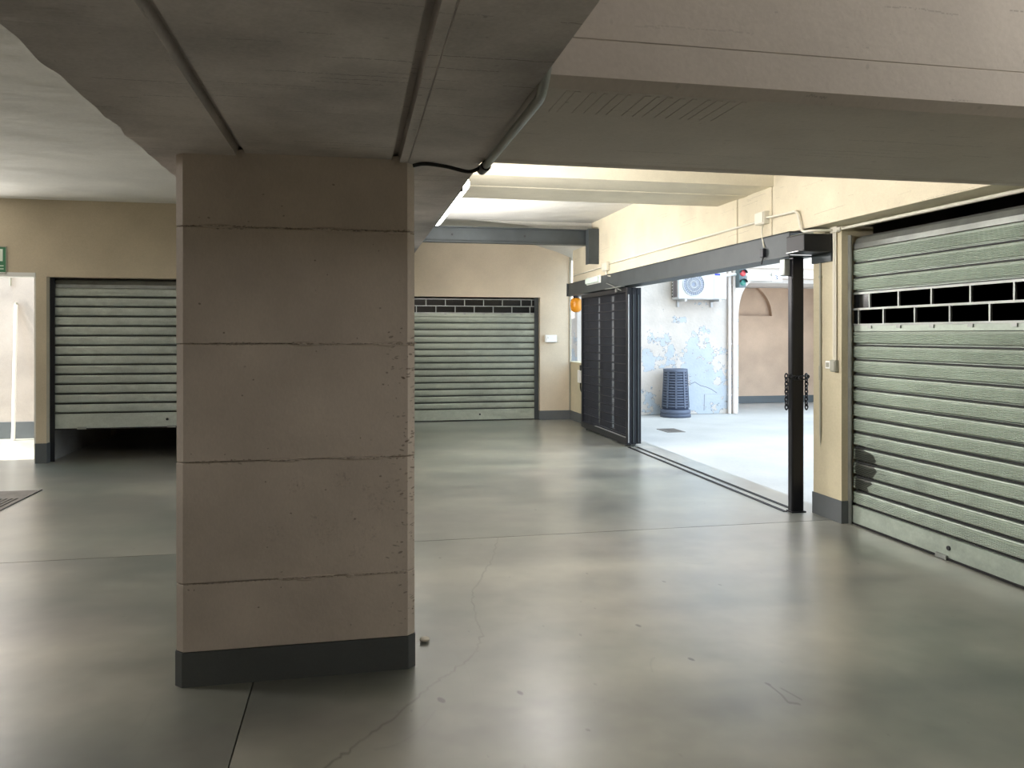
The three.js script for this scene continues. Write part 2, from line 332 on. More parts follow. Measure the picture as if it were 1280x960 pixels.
struct('wall_right', [bx(3.91, 4.2, 0, 2.44, 5.73, 6.13), bx(3.91, 4.2, 0, 3.4, -3.7, 2.62), bx(3.72, 4.12, 2.44, 3.6, -3.7, 2.0)], M.pier, null, 'cream pier between the gate and the side shutter');
struct('baseboard_right', [bx(3.902, 4.15, 0, 0.185, 5.722, 6.138)], M.base);
// concrete lintel over gate and shutter, in three pours with open joints
const lintel = structGroup('lintel', 'long cream concrete lintel above the gate and the side shutter');
for (const [d0, d1] of [[2.0, 6.482], [6.488, 6.84], [6.85, 7.14], [7.143, 7.55], [7.556, 11.5], [11.5, 13.1]])
  struct('lintel_pour', bx(3.72 - (d0 === 6.488 || d0 === 7.143 ? 0.006 : d0 === 6.85 ? -0.004 : 0), 4.12, 2.44, 3.6, d0, d1, 0.006), M.lintel, lintel);
struct('wall_front', bx(-7.2, 4.2, 0, 3.6, -3.95, -3.7), M.wallFar);
struct('wall_bay_side', bx(-7.4, -7.2, 0, 3.6, -3.95, 10.52), M.wallLeft);
// units behind the shutters
struct('wall_unit_left', [bx(-3.70, -3.634, 0, 3.2, LEFT_D + 0.22, 13.95), bx(-3.7, -0.72, 0, 3.2, 13.8, 13.95), bx(-3.7, -0.72, 2.9, 3.2, LEFT_D + 0.22, 13.95)], M.unit);
struct('wall_unit_far', [bx(0.6, 3.5, 0, 2.9, 15.4, 15.5), bx(0.5, 0.6, 0, 2.9, 14.0, 15.5), bx(3.5, 3.6, 0, 2.9, 14.0, 15.5), bx(0.5, 3.6, 2.8, 2.9, 14.0, 15.5), bx(0.5, 3.6, -0.1, 0, 14.0, 15.5)], M.unit);
struct('wall_unit_right', [bx(6.4, 6.5, 0, 2.9, 2.5, 6.1), bx(4.15, 6.5, 0, 2.9, 2.4, 2.5), bx(4.2, 6.5, 0, 2.9, 6.0, 6.13), bx(4.12, 6.5, 2.8, 2.9, 2.4, 6.13), bx(4.1, 6.5, -0.1, 0, 2.4, 6.13)], M.unit);

// ---------------------------------------------------------------- roller shutters
function shutterTexture(seed, draw) {
  const N = 1024, cv = document.createElement('canvas'); cv.width = cv.height = N; const ctx = cv.getContext('2d'), img = ctx.createImageData(N, N), n = noiser(seed);
  for (let j = 0; j < N; j++) for (let i = 0; i < N; i++) {
    const x = i / N, y = 1 - j / N, k = 1 + 0.10 * fbm(n, x, y, 6, 5) + 0.10 * fbm(n, x * 0.6, y, 60, 3) * (0.6 + fbm(n, x, y, 4, 2)) + 0.05 * n(x, y, 250), o = (j * N + i) * 4;
    img.data[o] = 224 * k; img.data[o + 1] = 228 * k; img.data[o + 2] = 222 * k; img.data[o + 3] = 255;
  }
  ctx.putImageData(img, 0, 0);
  if (draw) draw(ctx, N / 3);
  const t = new THREE.CanvasTexture(cv); t.colorSpace = THREE.SRGBColorSpace; t.wrapS = t.wrapT = THREE.RepeatWrapping; t.repeat.set(1 / 3, 1 / 3); return t;
}
const RIBBED = (p) => { const a = [[-0.03, 0], [-0.03, 0.016], [-0.018, 0.02], [-0.018, 0.024], [0, 0.0255]]; for (let k = 0; k < 7; k++) a.push([0.004, 0.027 + k * 0.0105], [-0.003, 0.0325 + k * 0.0105]); a.push([0, p - 0.013], [-0.004, p - 0.006], [-0.03, p - 0.003], [-0.03, p], [-0.036, p], [-0.022, p - 0.012], [-0.022, 0.024], [-0.036, 0.014], [-0.036, 0]); return a; };
const PLAIN = (p) => [[-0.030, 0], [-0.030, 0.016], [-0.004, 0.024], [0.004, 0.05], [0.007, p * 0.62], [0.007, p - 0.016], [0.002, p - 0.006], [-0.030, p - 0.002], [-0.030, p], [-0.036, p], [-0.010, p - 0.016], [-0.010, 0.05], [-0.036, 0.012], [-0.036, 0]];
function shutter(o) {
  const g = thing('roller_shutter', o.label, 'shutter');
  const out = o.out, up = new THREE.Vector3(0, 1, 0), al = new THREE.Vector3().crossVectors(out, up);
  const prof = (o.ribbed ? RIBBED : PLAIN)(o.pitch), at = (a, y, off = 0) => o.origin.clone().addScaledVector(al, a).addScaledVector(up, y).addScaledVector(out, off);
  const uvOf = (geo) => planarUV(geo, (x, y, z) => { const v = new THREE.Vector3(x, y, z).sub(o.origin); return [v.dot(al), v.y]; });
  const box = (a0, a1, y0, y1, f0, f1) => { const q = new THREE.BoxGeometry(f1 - f0, y1 - y0, a1 - a0); q.translate((f0 + f1) / 2, (y0 + y1) / 2, (a0 + a1) / 2); q.applyMatrix4(new THREE.Matrix4().makeBasis(out, up, al).setPosition(o.origin)); return uvOf(q); };
  const L = o.length;
  // bottom rail with its rubber edge and lock
  const rail = mesh('bottom_rail', box(0, L, o.bottom + 0.012, o.bottom + o.rail, -0.016, 0.012), o.material, g);
  mesh('rubber_edge', box(0, L, o.bottom, o.bottom + 0.014, -0.02, 0.018), M.rubber, rail);
  for (const a of o.locks ?? []) { const lk = mesh('lock', rod(at(a, o.bottom + o.rail * 0.55, 0.004), at(a, o.bottom + o.rail * 0.55, 0.02), 0.016, 12), M.steelDark, rail); lk.userData.label = 'round lock'; }
  for (const a of o.pulls ?? []) mesh('pull_handle', box(a - 0.05, a + 0.05, o.bottom, o.bottom + 0.03, 0.012, 0.032), M.galv, rail);
  let y = o.bottom + o.rail;
  const slatsTo = (limit) => { while (y + o.pitch * 0.6 < limit) { const q = extr(prof, L, out, up, at(0, y)); uvOf(q); const sl = mesh('slat', q, o.material, g); mesh('gap_shade_strip', box(0, L, y - 0.001, y + (o.ribbed ? 0.010 : 0.013), -0.032, o.ribbed ? -0.012 : -0.008), M.gapShade, sl); y += o.pitch; } };  // each slat gets a dark strip that paints shade into its gap
  if (o.windows) {
    const [w0, w1] = o.windows;
    slatsTo(w0 - 0.02);
    const mid = (w0 + w1) / 2, t = 0.008;
    mesh('slat', box(0, L, y, w0 - t, -0.02, -0.002), o.material, g);
    for (const yy of [w0, mid, w1]) mesh('window_rail', box(0, L, yy - t, yy + t, -0.016, 0.006), o.frame, g);
    [[w0, mid, o.lower], [mid, w1, o.upper]].forEach(([a, b, list]) => {
      const edges = [0, ...list.filter((v) => v > 0.05 && v < L - 0.05), L];
      for (const e of edges.slice(1, -1)) mesh('window_bar', box(e - 0.007, e + 0.007, a + t, b - t, -0.016, 0.007), o.frame, g);
      for (let k = 0; k < edges.length - 1; k++) mesh('pane', box(edges[k] + (k ? 0.007 : 0), edges[k + 1] - (k < edges.length - 2 ? 0.007 : 0), a + t, b - t, -0.014, -0.010), M.pane, g);
    });
    for (const e of o.upper) if (e > 0.05 && e < L - 0.05) mesh('hinge_lug', box(e - 0.022, e + 0.022, w0 - 0.03, w0 - t, -0.004, 0.008), o.frame, g);
    y = w1 + t;
  }
  slatsTo(o.top - 0.02);
  // the curtain turns back on to its roller
  if (o.roll) {
    const pts = [[0, 0], [-0.004, 0.04], [-0.03, 0.085], [-0.08, 0.11], [-0.16, 0.11], [-0.16, 0.104], [-0.08, 0.104], [-0.034, 0.08], [-0.010, 0.038], [-0.008, 0]];
    const q = extr(pts, L, out, up, at(0, y)); uvOf(q); mesh('curved_top', q, M.galv, g);
  }
  for (const [a0, a1] of [[-0.055, 0.02], [L - 0.02, L + 0.055]]) {
    const gr = mesh('guide_rail', box(a0, a1, 0, o.guideTop, 0.024, 0.034), o.guide, g);
    mesh('guide_side', box(a0 < 0 ? a0 : a1 - 0.012, a0 < 0 ? a0 + 0.012 : a1, 0, o.guideTop, -0.05, 0.024), o.guide, gr);
  }
  return g;
}
const shutMat = (c, tex, o = {}) => std({ color: c, roughness: 0.42, metalness: 0.35, map: tex, ...o });
const stepList = (start, step, L) => { const a = []; for (let v = start; v < L; v += step) a.push(v); return a; };
// side shutter on the right wall: along +D from D0
{
  const D0 = 2.68, L = 3.03;
  const tex = shutterTexture(61, (ctx, m) => {            // dark soiled patch low down beside the guide
    const P = (d, y) => [(d - D0) * m, 1024 - y * m];
    ctx.fillStyle = 'rgba(66,66,62,0.86)'; ctx.beginPath();
    [[5.72, 0.66], [5.60, 0.655], [5.58, 0.62], [5.46, 0.60], [5.42, 0.555], [5.46, 0.51], [5.41, 0.475], [5.46, 0.42], [5.5, 0.40], [5.47, 0.365], [5.53, 0.33], [5.51, 0.30], [5.62, 0.27], [5.72, 0.26]].forEach(([d, y], i) => { const [a, b] = P(d, y); i ? ctx.lineTo(a, b) : ctx.moveTo(a, b); }); ctx.fill();
    const r = rng(8); for (let k = 0; k < 60; k++) { const [a, b] = P(5.28 + 0.42 * r(), 0.2 + 0.55 * r()); ctx.fillStyle = `rgba(80,80,76,${0.3 * r()})`; ctx.fillRect(a, b, (0.02 + 0.1 * r()) * m, 2 + 3 * r()); }
  });
  shutter({ label: 'green grey ribbed roller shutter with a brick pattern window band on the right wall', origin: V(4.0, 0, D0), out: new THREE.Vector3(-1, 0, 0), length: L, bottom: 0.004, rail: 0.15, pitch: 0.1185, ribbed: true,
    windows: [1.628, 1.882], upper: [5.671, 5.495, 5.159, 4.818, 4.462, 4.111, 3.76, 3.41, 3.06].map((d) => d - D0), lower: [5.63, 5.328, 4.986, 4.644, 4.301, 3.955, 3.61, 3.26, 2.92].map((d) => d - D0), top: 2.27, roll: true, guideTop: 2.36, locks: [4.644 - D0], pulls: [4.70 - D0],
    material: shutMat(C(188, 197, 189), tex), frame: M.galv, guide: M.galv });
}
// far shutter: runs from its right end to -X
shutter({ label: 'pale grey roller shutter with a brick pattern window band, closed, in the far wall', origin: V(3.225, 0, 13.87), out: new THREE.Vector3(0, 0, 1), length: 2.36, bottom: 0.004, rail: 0.2, pitch: 0.119, ribbed: false,
  windows: [1.935, 2.18], upper: stepList(0.065, 0.001, 0.066).concat(stepList(0.26, 0.345, 2.3)), lower: stepList(0.095, 0.001, 0.096).concat(stepList(0.43, 0.345, 2.3)), top: 2.25, guideTop: 2.217, locks: [1.02], 
  material: shutMat(C(188, 192, 182), shutterTexture(71)), frame: M.galv, guide: M.steel });
// half open shutter in the left wall
shutter({ label: 'grey metal roller shutter without windows, raised a little off the floor', origin: V(-1.2, 0, 10.44), out: new THREE.Vector3(0, 0, 1), length: 2.40, bottom: 0.385, rail: 0.19, pitch: 0.119, ribbed: false, top: 2.2, roll: true, guideTop: 2.243, locks: [1.10], pulls: [1.05, 2.08],
  material: shutMat(C(216, 220, 216), shutterTexture(81)), frame: M.galv, guide: M.steelDark });

// ---------------------------------------------------------------- sliding gate
{
  const b = thing('gate_beam', 'dark grey steel beam carrying the sliding gate over the opening', 'beam');
  mesh('web', bx(3.66, 3.668, 2.23, 2.435, 6.1, 13.2), M.steel, b);
  mesh('top_flange', bx(3.66, 3.80, 2.427, 2.437, 6.1, 13.24), M.steel, b);
  mesh('bottom_flange', bx(3.655, 3.92, 2.222, 2.232, 6.1, 13.2), M.steel, b);
  mesh('end_plate', bx(3.64, 3.92, 2.215, 2.44, 13.2, 13.215), M.steel, b);
  const mo = thing('gate_motor', 'black gate motor box at the end of the gate beam', 'motor');
  mesh('housing', bx(3.63, 3.885, 2.235, 2.385, 5.83, 6.1, 0.012), M.black, mo);
  mesh('cover_strip', bx(3.625, 3.66, 2.24, 2.25, 5.9, 6.09, 0.003), M.alu, mo);
  mesh('mounting_plate', bx(3.885, 3.909, 2.16, 2.39, 5.84, 6.12), M.steel, mo);
}
const wires = (() => { const list = []; for (let k = 0; k < 140; k++) list.push(bx(-0.0014, 0.0014, 0.1, 2.14, 0.06 + k * 0.015, 0.0635 + k * 0.015)); return mergeAll(list); })();
const LEAVES = [[3.70, 10.19, 'nearest to the garage floor'], [3.785, 10.23, 'in the middle of the stack'], [3.87, 10.27, 'on the courtyard side of the stack']];
LEAVES.forEach(([x, d, where]) => {
  const g = thing('gate_leaf', `black framed sliding gate leaf with mesh infill, ${where}`, 'gate', 'sliding gate leaves parked together');
  const L = 2.22, t = 0.032;
  mesh('stile', bx(x - t, x + t, 0.03, 2.2, d, d + 0.06, 0.004), M.steelDark, g);
  mesh('stile', bx(x - t, x + t, 0.03, 2.2, d + L - 0.06, d + L, 0.004), M.steelDark, g);
  mesh('top_rail', bx(x - t, x + t, 2.14, 2.2, d + 0.06, d + L - 0.06), M.steelDark, g);
  mesh('bottom_rail', bx(x - t, x + t, 0.03, 0.12, d + 0.06, d + L - 0.06), M.steelDark, g);
  const w = mesh('mesh_infill', wires, M.wire, g); w.position.set(x, 0, -d); w.userData.kind = 'stuff';
  for (let k = 1; k < 16; k++) mesh('mesh_bar', bx(x - 0.007, x + 0.005, 0.12 + k * 0.1263, 0.128 + k * 0.1263, d + 0.06, d + L - 0.06), M.wire, g);
  mesh('ledge', bx(x - t - 0.004, x - 0.008, 0.12, 0.128, d + 0.06, d + L * 0.66), M.alu, g);
  mesh('edge_strip', bx(x - t + 0.012, x - t + 0.028, 0.06, 2.1, d - 0.008, d, 0.002), x < 3.75 ? M.alu : M.steel, g);
  for (const dd of [0.2, L - 0.2]) mesh('roller', rod(new THREE.Vector3(x - 0.012, 0.022, -(d + dd)), new THREE.Vector3(x + 0.012, 0.022, -(d + dd)), 0.022, 14), M.galv, g);
});
[[3.685, 'nearest to the garage floor'], [3.80, 'on the courtyard side']].forEach(([x, where]) => {
  const g = thing('gate_track', `steel floor track of the sliding gate, ${where}`, 'track', 'gate floor tracks');
  mesh('channel', [bx(x - 0.016, x - 0.010, 0.0005, 0.007, 6.2, 10.18), bx(x + 0.010, x + 0.016, 0.0005, 0.007, 6.2, 10.18)], M.steelDark, g);
  mesh('groove', bx(x - 0.010, x + 0.010, 0.0005, 0.003, 6.2, 10.18), M.black, g);
});
{
  const p = thing('gate_post', 'black steel post standing in the gate opening, wrapped by a chain', 'post');
  mesh('shaft', bx(3.73, 3.835, 0.0, 2.222, 6.16, 6.225, 0.004), M.blackPost, p);
  mesh('edge_profile', bx(3.722, 3.73, 0.01, 2.2, 6.165, 6.22), M.steelDark, p);
  mesh('guide_bracket', bx(3.66, 3.722, 2.06, 2.21, 6.18, 6.26, 0.012), M.galv, p);
  mesh('shoe', bx(3.715, 3.85, 0, 0.012, 6.145, 6.24), M.steelDark, p);
  const ch = thing('chain', 'dark steel chain wrapped around the gate post with both ends hanging', 'chain');
  const link = new THREE.TorusGeometry(0.0155, 0.0058, 6, 14); link.scale(1, 1.45, 1);
  const put = (pos, ry, rz) => { const m = mesh('link', link, M.steelDark, ch); m.position.copy(pos); m.rotation.set(0, ry, rz); };
  for (const [x, dd, n] of [[3.696, 6.205, 9], [3.868, 6.172, 9]]) for (let k = 0; k < n; k++) put(V(x + (k % 3 - 1) * 0.001, 1.185 - k * 0.0335, dd), k % 2 ? Math.PI / 2 : 0.2, 0);
  for (let k = 0; k < 6; k++) put(V(3.705 + k * 0.031, 1.185 - 0.014 * Math.sin((k + 0.5) / 6 * Math.PI), 6.148), k % 2 ? 0.2 : 0.1, Math.PI / 2 - 0.2 + 0.08 * k);
}

// ---------------------------------------------------------------- steel beam under the far ceiling
{
  const b = thing('ceiling_girder', 'dark steel girder spanning under the ceiling before the far shutter', 'girder');
  mesh('web', bx(0.574, 3.70, 2.96, 3.18, 11.8, 11.812), M.steel, b);
  mesh('top_flange', bx(0.574, 3.71, 3.175, 3.19, 11.74, 11.9), M.steel, b);
  mesh('bottom_flange', bx(0.574, 3.71, 2.95, 2.965, 11.74, 11.9), M.steel, b);
  const st = mesh('end_stub', [bx(3.55, 3.716, 2.64, 3.19, 11.60, 11.612), bx(3.55, 3.562, 2.64, 3.19, 11.612, 11.76)], M.steel, b);
  st.userData.label = 'hanging steel stub';
  for (const x of [1.45, 2.58]) mesh('bolt_hole', rod(V(x, 3.07, 11.797), V(x, 3.07, 11.802), 0.016, 12), M.black, b);
}

// ---------------------------------------------------------------- lamps
function tubeLamp(label, at, along, face, L, power, glow, withGlow = true) {
  const g = thing('fluorescent_lamp', label, 'lamp');
  const up = new THREE.Vector3().crossVectors(along, face).normalize(), B = new THREE.Matrix4().makeBasis(along, up, face).setPosition(at);
  const put = (q) => q.applyMatrix4(B);
  mesh('lamp_body', boxUV(put(new RoundedBoxGeometry(L, 0.11, 0.04, 2, 0.01).translate(0, 0, 0.02))), M.whitePlastic, g);
  const s = new THREE.Shape(); s.moveTo(-0.05, 0); s.lineTo(0.05, 0); s.quadraticCurveTo(0.046, 0.05, 0.0, 0.052); s.quadraticCurveTo(-0.046, 0.05, -0.05, 0);
  const dg = new THREE.ExtrudeGeometry(s, { depth: L - 0.03, bevelEnabled: false, curveSegments: 6 }); dg.applyMatrix4(new THREE.Matrix4().makeBasis(new THREE.Vector3(0, 1, 0), new THREE.Vector3(0, 0, 1), new THREE.Vector3(1, 0, 0)).setPosition(-(L - 0.03) / 2, 0, 0.04));
  mesh('diffuser', boxUV(put(dg)), std({ color: C(240, 245, 238), roughness: 0.5, emissive: new THREE.Color(1.0, 0.99, 0.93), emissiveIntensity: glow }), g);
  for (const e of [-1, 1]) mesh('end_cap', boxUV(put(new RoundedBoxGeometry(0.02, 0.104, 0.05, 2, 0.008).translate(e * (L / 2 - 0.005), 0, 0.025))), M.whitePlastic, g);
  const l = new THREE.RectAreaLight(new THREE.Color(1.0, 0.955, 0.925), power, L - 0.06, 0.09);
  l.position.copy(at).addScaledVector(face, 0.105); l.lookAt(l.position.clone().add(face)); l.up.copy(up);
  // lookAt turns -z of a light towards the target: the long side must follow the lamp
  const q = new THREE.Matrix4().makeBasis(along, new THREE.Vector3().crossVectors(face.clone().negate(), along), face.clone().negate()); l.quaternion.setFromRotationMatrix(q);
  l.name = 'lamp_light'; scene.add(l);
  return g;
}
const ALONG = new THREE.Vector3(0, 0, -1), RIGHT = new THREE.Vector3(1, 0, 0);
tubeLamp('lit fluorescent tube lamp on the right side of the main beam behind the pillar', V(0.574, 2.44, 5.3), ALONG, RIGHT, 1.5, 150, 10);
tubeLamp('lit fluorescent tube lamp on the lintel of the right front bay', V(3.72, 2.95, 1.1), ALONG.clone().negate(), RIGHT.clone().negate(), 1.5, 48, 8);
tubeLamp('added tube lamp out of view above the open doorway to brighten the left ceiling', V(-5.4, 2.62, 10.3), RIGHT, new THREE.Vector3(0, 0, 1), 1.5, 170, 14);  // added lamp, unseen; lifts the ceiling of the left bay
tubeLamp('added tube lamp out of sight under the far bay ceiling to brighten the floor', V(2.2, 3.33, 8.7), ALONG, new THREE.Vector3(0, -1, 0), 1.5, 45, 4);  // extra lamp out of sight, added to lighten the far floor
tubeLamp('added tube lamp out of view under the left bay ceiling to brighten the shutter', V(-3.4, 3.17, 4.5), RIGHT, new THREE.Vector3(0, -1, 0), 1.5, 75, 8);  // no known fitting here: added to light the left shutter
tubeLamp('added tube lamp behind the camera on the front wall to brighten the pillar', V(-0.3, 2.6, -3.7), RIGHT, new THREE.Vector3(0, 0, -1), 1.5, 30, 8);  // added behind the camera as fill for the pillar front
tubeLamp('added tube lamp on the main beam, hidden by the pillar, to brighten the far bay', V(0.574, 2.44, 10.2), ALONG, RIGHT, 1.5, 210, 22);  // hidden lamp added to raise the far wall and shutter

// ---------------------------------------------------------------- small fittings by the gate
single('lintel_conduit', 'thin cream conduit running along the lintel above the gate', 'conduit', [tube([V(3.705, 2.56, 13.0), V(3.705, 2.575, 11.3)], 0.011), tube([V(3.705, 2.598, 11.08), V(3.705, 2.605, 6.68)], 0.012)], M.conduit);
{
  const jb = thing('junction_box', 'small cream junction box on the lintel beside the safety lamp', 'junction box'); mesh('box', bx(3.66, 3.72, 2.50, 2.63, 11.08, 11.28, 0.012), M.conduit, jb); mesh('lid', bx(3.652, 3.66, 2.51, 2.62, 11.09, 11.27, 0.003), M.conduit, jb);
  const jc = thing('junction_box', 'cream square junction box on the lintel above the gate post', 'junction box'); mesh('box', bx(3.655, 3.72, 2.56, 2.68, 6.52, 6.68, 0.012), M.conduit, jc); mesh('lid', bx(3.647, 3.655, 2.57, 2.67, 6.53, 6.67, 0.003), M.conduit, jc);
}
single('bent_conduit', 'cream conduit bent down from the junction box to the motor', 'conduit', tube(rounded([V(3.69, 2.615, 6.52), V(3.69, 2.60, 6.02), V(3.69, 2.41, 5.96), V(3.72, 2.412, 5.84), V(3.87, 2.412, 5.80)], 0.05), 0.012), M.conduit);
single('drop_conduit', 'thin cream conduit dropping from the junction box on to the gate beam', 'conduit', tube(rounded([V(3.69, 2.56, 6.6), V(3.67, 2.47, 6.58), V(3.65, 2.34, 6.50)], 0.03), 0.008), M.conduit);
{
  const s = thing('limit_switch', 'small limit switch clamped on the lower edge of the gate beam', 'switch'); mesh('body', bx(3.625, 3.66, 2.25, 2.33, 6.48, 6.54, 0.006), M.steelDark, s); mesh('lever', tube([V(3.64, 2.25, 6.50), V(3.64, 2.19, 6.53)], 0.006), M.black, s);
}
single('elbow_conduit', 'short bent conduit under the small junction box', 'conduit', tube(rounded([V(3.69, 2.50, 11.18), V(3.68, 2.43, 11.15), V(3.66, 2.40, 10.85)], 0.05), 0.012), M.conduit);
{
  const l = thing('safety_lamp', 'small white emergency lamp above the parked gate leaves', 'lamp');
  mesh('lamp_body', bx(3.63, 3.66, 2.33, 2.45, 11.3, 12.0, 0.02), M.whitePlastic, l); mesh('lens', bx(3.60, 3.632, 2.345, 2.435, 11.33, 11.97, 0.016), std({ color: C(214, 232, 222), roughness: 0.25 }), l);
  const p = thing('gate_holder', 'small pale metal holder under the gate beam', 'bracket'); mesh('plate', bx(3.60, 3.655, 2.205, 2.22, 10.25, 10.95, 0.004), M.galv, p); mesh('stem', bx(3.62, 3.64, 2.15, 2.206, 10.5, 10.56), M.galv, p);
  mesh('wire_arm', tube(rounded([V(3.62, 2.30, 10.95), V(3.60, 2.26, 10.7), V(3.62, 2.16, 10.3)], 0.05), 0.007), M.galv, p);
}
{
  const b = thing('warning_beacon', 'amber warning beacon under the far end of the gate beam', 'beacon');
  const q = new THREE.LatheGeometry([[0.001, 0], [0.05, 0.006], [0.085, 0.035], [0.1, 0.1], [0.1, 0.16], [0.088, 0.22], [0.06, 0.245]].map(([r, y]) => new THREE.Vector2(r, y)), 24); q.translate(3.745, 1.93, -12.98);
  mesh('lens', boxUV(q), M.orange, b);
  mesh('mount', rod(V(3.745, 2.14, 12.98), V(3.745, 2.215, 12.98), 0.05, 16), M.black, b);
}
{
  const b = thing('intercom', 'white intercom box with a dangling cable on the low wall', 'intercom');
  mesh('body', bx(3.80, 3.862, 0.71, 0.93, 12.98, 13.1, 0.012), M.whitePlastic, b); mesh('cable', softTube([V(3.83, 0.72, 13.0), V(3.82, 0.6, 12.95), V(3.84, 0.52, 12.85), V(3.85, 0.56, 12.75)], 0.012), M.rubber, b); mesh('bracket', bx(3.80, 3.862, 0.93, 1.02, 12.9, 12.96, 0.004), M.black, b);
}
single('corner_cable', 'thin dark cable down the corner between far wall and low wall', 'cable', tube([V(3.846, 2.95, 13.735), V(3.846, 0.17, 13.735)], 0.012, 6), M.greyPlastic);
{
  const b = thing('wall_box', 'white plastic box on the wall right of the far shutter', 'box');
  mesh('case', bx(3.37, 3.59, 1.405, 1.54, 13.68, 13.75, 0.012), M.whitePlastic, b); mesh('cover', bx(3.40, 3.585, 1.415, 1.53, 13.672, 13.682, 0.004), M.whitePlastic, b); mesh('screw', rod(V(3.42, 1.49, 13.668), V(3.42, 1.49, 13.673), 0.008, 8), M.greyPlastic, b);
}
// pier fittings
single('pier_conduit', 'thin grey conduit running down the pier and ending in a taper', 'conduit', [tube([V(3.898, 2.17, 6.01), V(3.898, 0.72, 6.01)], 0.009), new THREE.ConeGeometry(0.009, 0.14, 8).rotateX(Math.PI).translate(3.898, 0.65, -6.01), rod(V(3.898, 1.28, 6.01), V(3.898, 1.16, 6.01), 0.013), rod(V(3.898, 2.05, 6.01), V(3.898, 2.03, 6.01), 0.014)].map((g) => boxUV(g)), M.greyPlastic);
single('switch_conduit', 'pair of cream conduits running down the pier to the switch box', 'conduit', [tube([V(3.897, 2.40, 5.815), V(3.897, 1.33, 5.815)], 0.010), tube([V(3.897, 2.40, 5.79), V(3.897, 1.33, 5.79)], 0.008)], M.conduit);
{
  const t = thing('conduit_tee', 'cream conduit joint at the top of the pier', 'conduit'); mesh('body', bx(3.87, 3.909, 2.39, 2.44, 5.74, 5.84, 0.01), M.conduit, t); mesh('collar', rod(V(3.89, 2.415, 5.70), V(3.89, 2.415, 5.74), 0.018), M.conduit, t);
  single('shutter_conduit', 'long pale conduit along the underside of the lintel above the side shutter', 'conduit', tube([V(3.90, 2.415, 5.70), V(3.90, 2.405, 2.65)], 0.013), M.conduit);
  const s = thing('light_switch', 'small white framed switch on the pier', 'switch'); mesh('frame', bx(3.894, 3.91, 1.262, 1.328, 5.862, 5.935, 0.005), M.whitePlastic, s); mesh('rocker', bx(3.889, 3.895, 1.275, 1.315, 5.878, 5.919, 0.002), M.greyPlastic, s);
  const k = thing('switch_box', 'olive grey surface switch box at the foot of the conduits', 'switch'); mesh('box', bx(3.875, 3.91, 1.24, 1.34, 5.765, 5.84, 0.008), M.greyPlastic, k); mesh('cover', bx(3.869, 3.876, 1.25, 1.33, 5.772, 5.833, 0.003), M.greyPlastic, k);
}
// conduit and cable at the meeting of the beams
single('ceiling_conduit', 'grey metal conduit running under the edge of the main beam by the cross beam', 'conduit', tube(rounded([V(0.585, 2.318, 3.53), V(0.592, 2.318, 2.45), V(0.592, 2.40, 2.375), V(0.592, 2.44, 2.37)], 0.05), 0.017, 12), M.galv);
{
  const c = thing('beam_cable', 'black cable sagging from the pillar head to the conduit end', 'cable'); mesh('cable', softTube([V(0.262, 2.325, 3.6), V(0.31, 2.335, 3.60), V(0.41, 2.328, 3.60), V(0.52, 2.306, 3.59), V(0.56, 2.312, 3.545), V(0.583, 2.318, 3.52)], 0.009), M.rubber, c); mesh('gland', rod(V(0.578, 2.314, 3.58), V(0.586, 2.318, 3.50), 0.024), M.steelDark, c);
}

// ---------------------------------------------------------------- floor grating and bits on the floor
{
  const g = thing('floor_grating', 'cast iron floor grating with slots beside a plain cover plate', 'grating');
  mesh('pit', bx(-4.3, -3.05, 0.0004, 0.001, 7.3, 8.15), M.drainHole, g);
  mesh('cover_plate', bx(-4.3, -3.05, 0.0008, 0.006, 8.13, 8.52), M.iron, g);
  mesh('rim', [bx(-3.07, -3.05, 0.0008, 0.010, 7.28, 8.54), bx(-4.3, -3.07, 0.0008, 0.009, 7.28, 7.30)], M.iron, g);
  for (let k = 0; k < 26; k++) mesh('bar', bx(-3.10 - k * 0.046, -3.074 - k * 0.046, 0.001, 0.008, 7.30, 8.13), M.iron, g);
  const r = rng(17);
  const peb = new THREE.IcosahedronGeometry(0.028, 2), p = peb.attributes.position; for (let i = 0; i < p.count; i++) { const k = 1 + 0.25 * nA(p.getX(i) * 8 + 0.5, p.getZ(i) * 8 + 0.5, 3); p.setXYZ(i, p.getX(i) * 1.05 * k, p.getY(i) * 0.5 * k, p.getZ(i) * k); }
  peb.computeVertexNormals(); peb.translate(0.345, 0.013, -3.94); single('stone', 'small pale stone lying on the floor beside the pillar', 'stone', boxUV(peb), std({ color: C(214, 208, 196), roughness: 0.9 }));
}

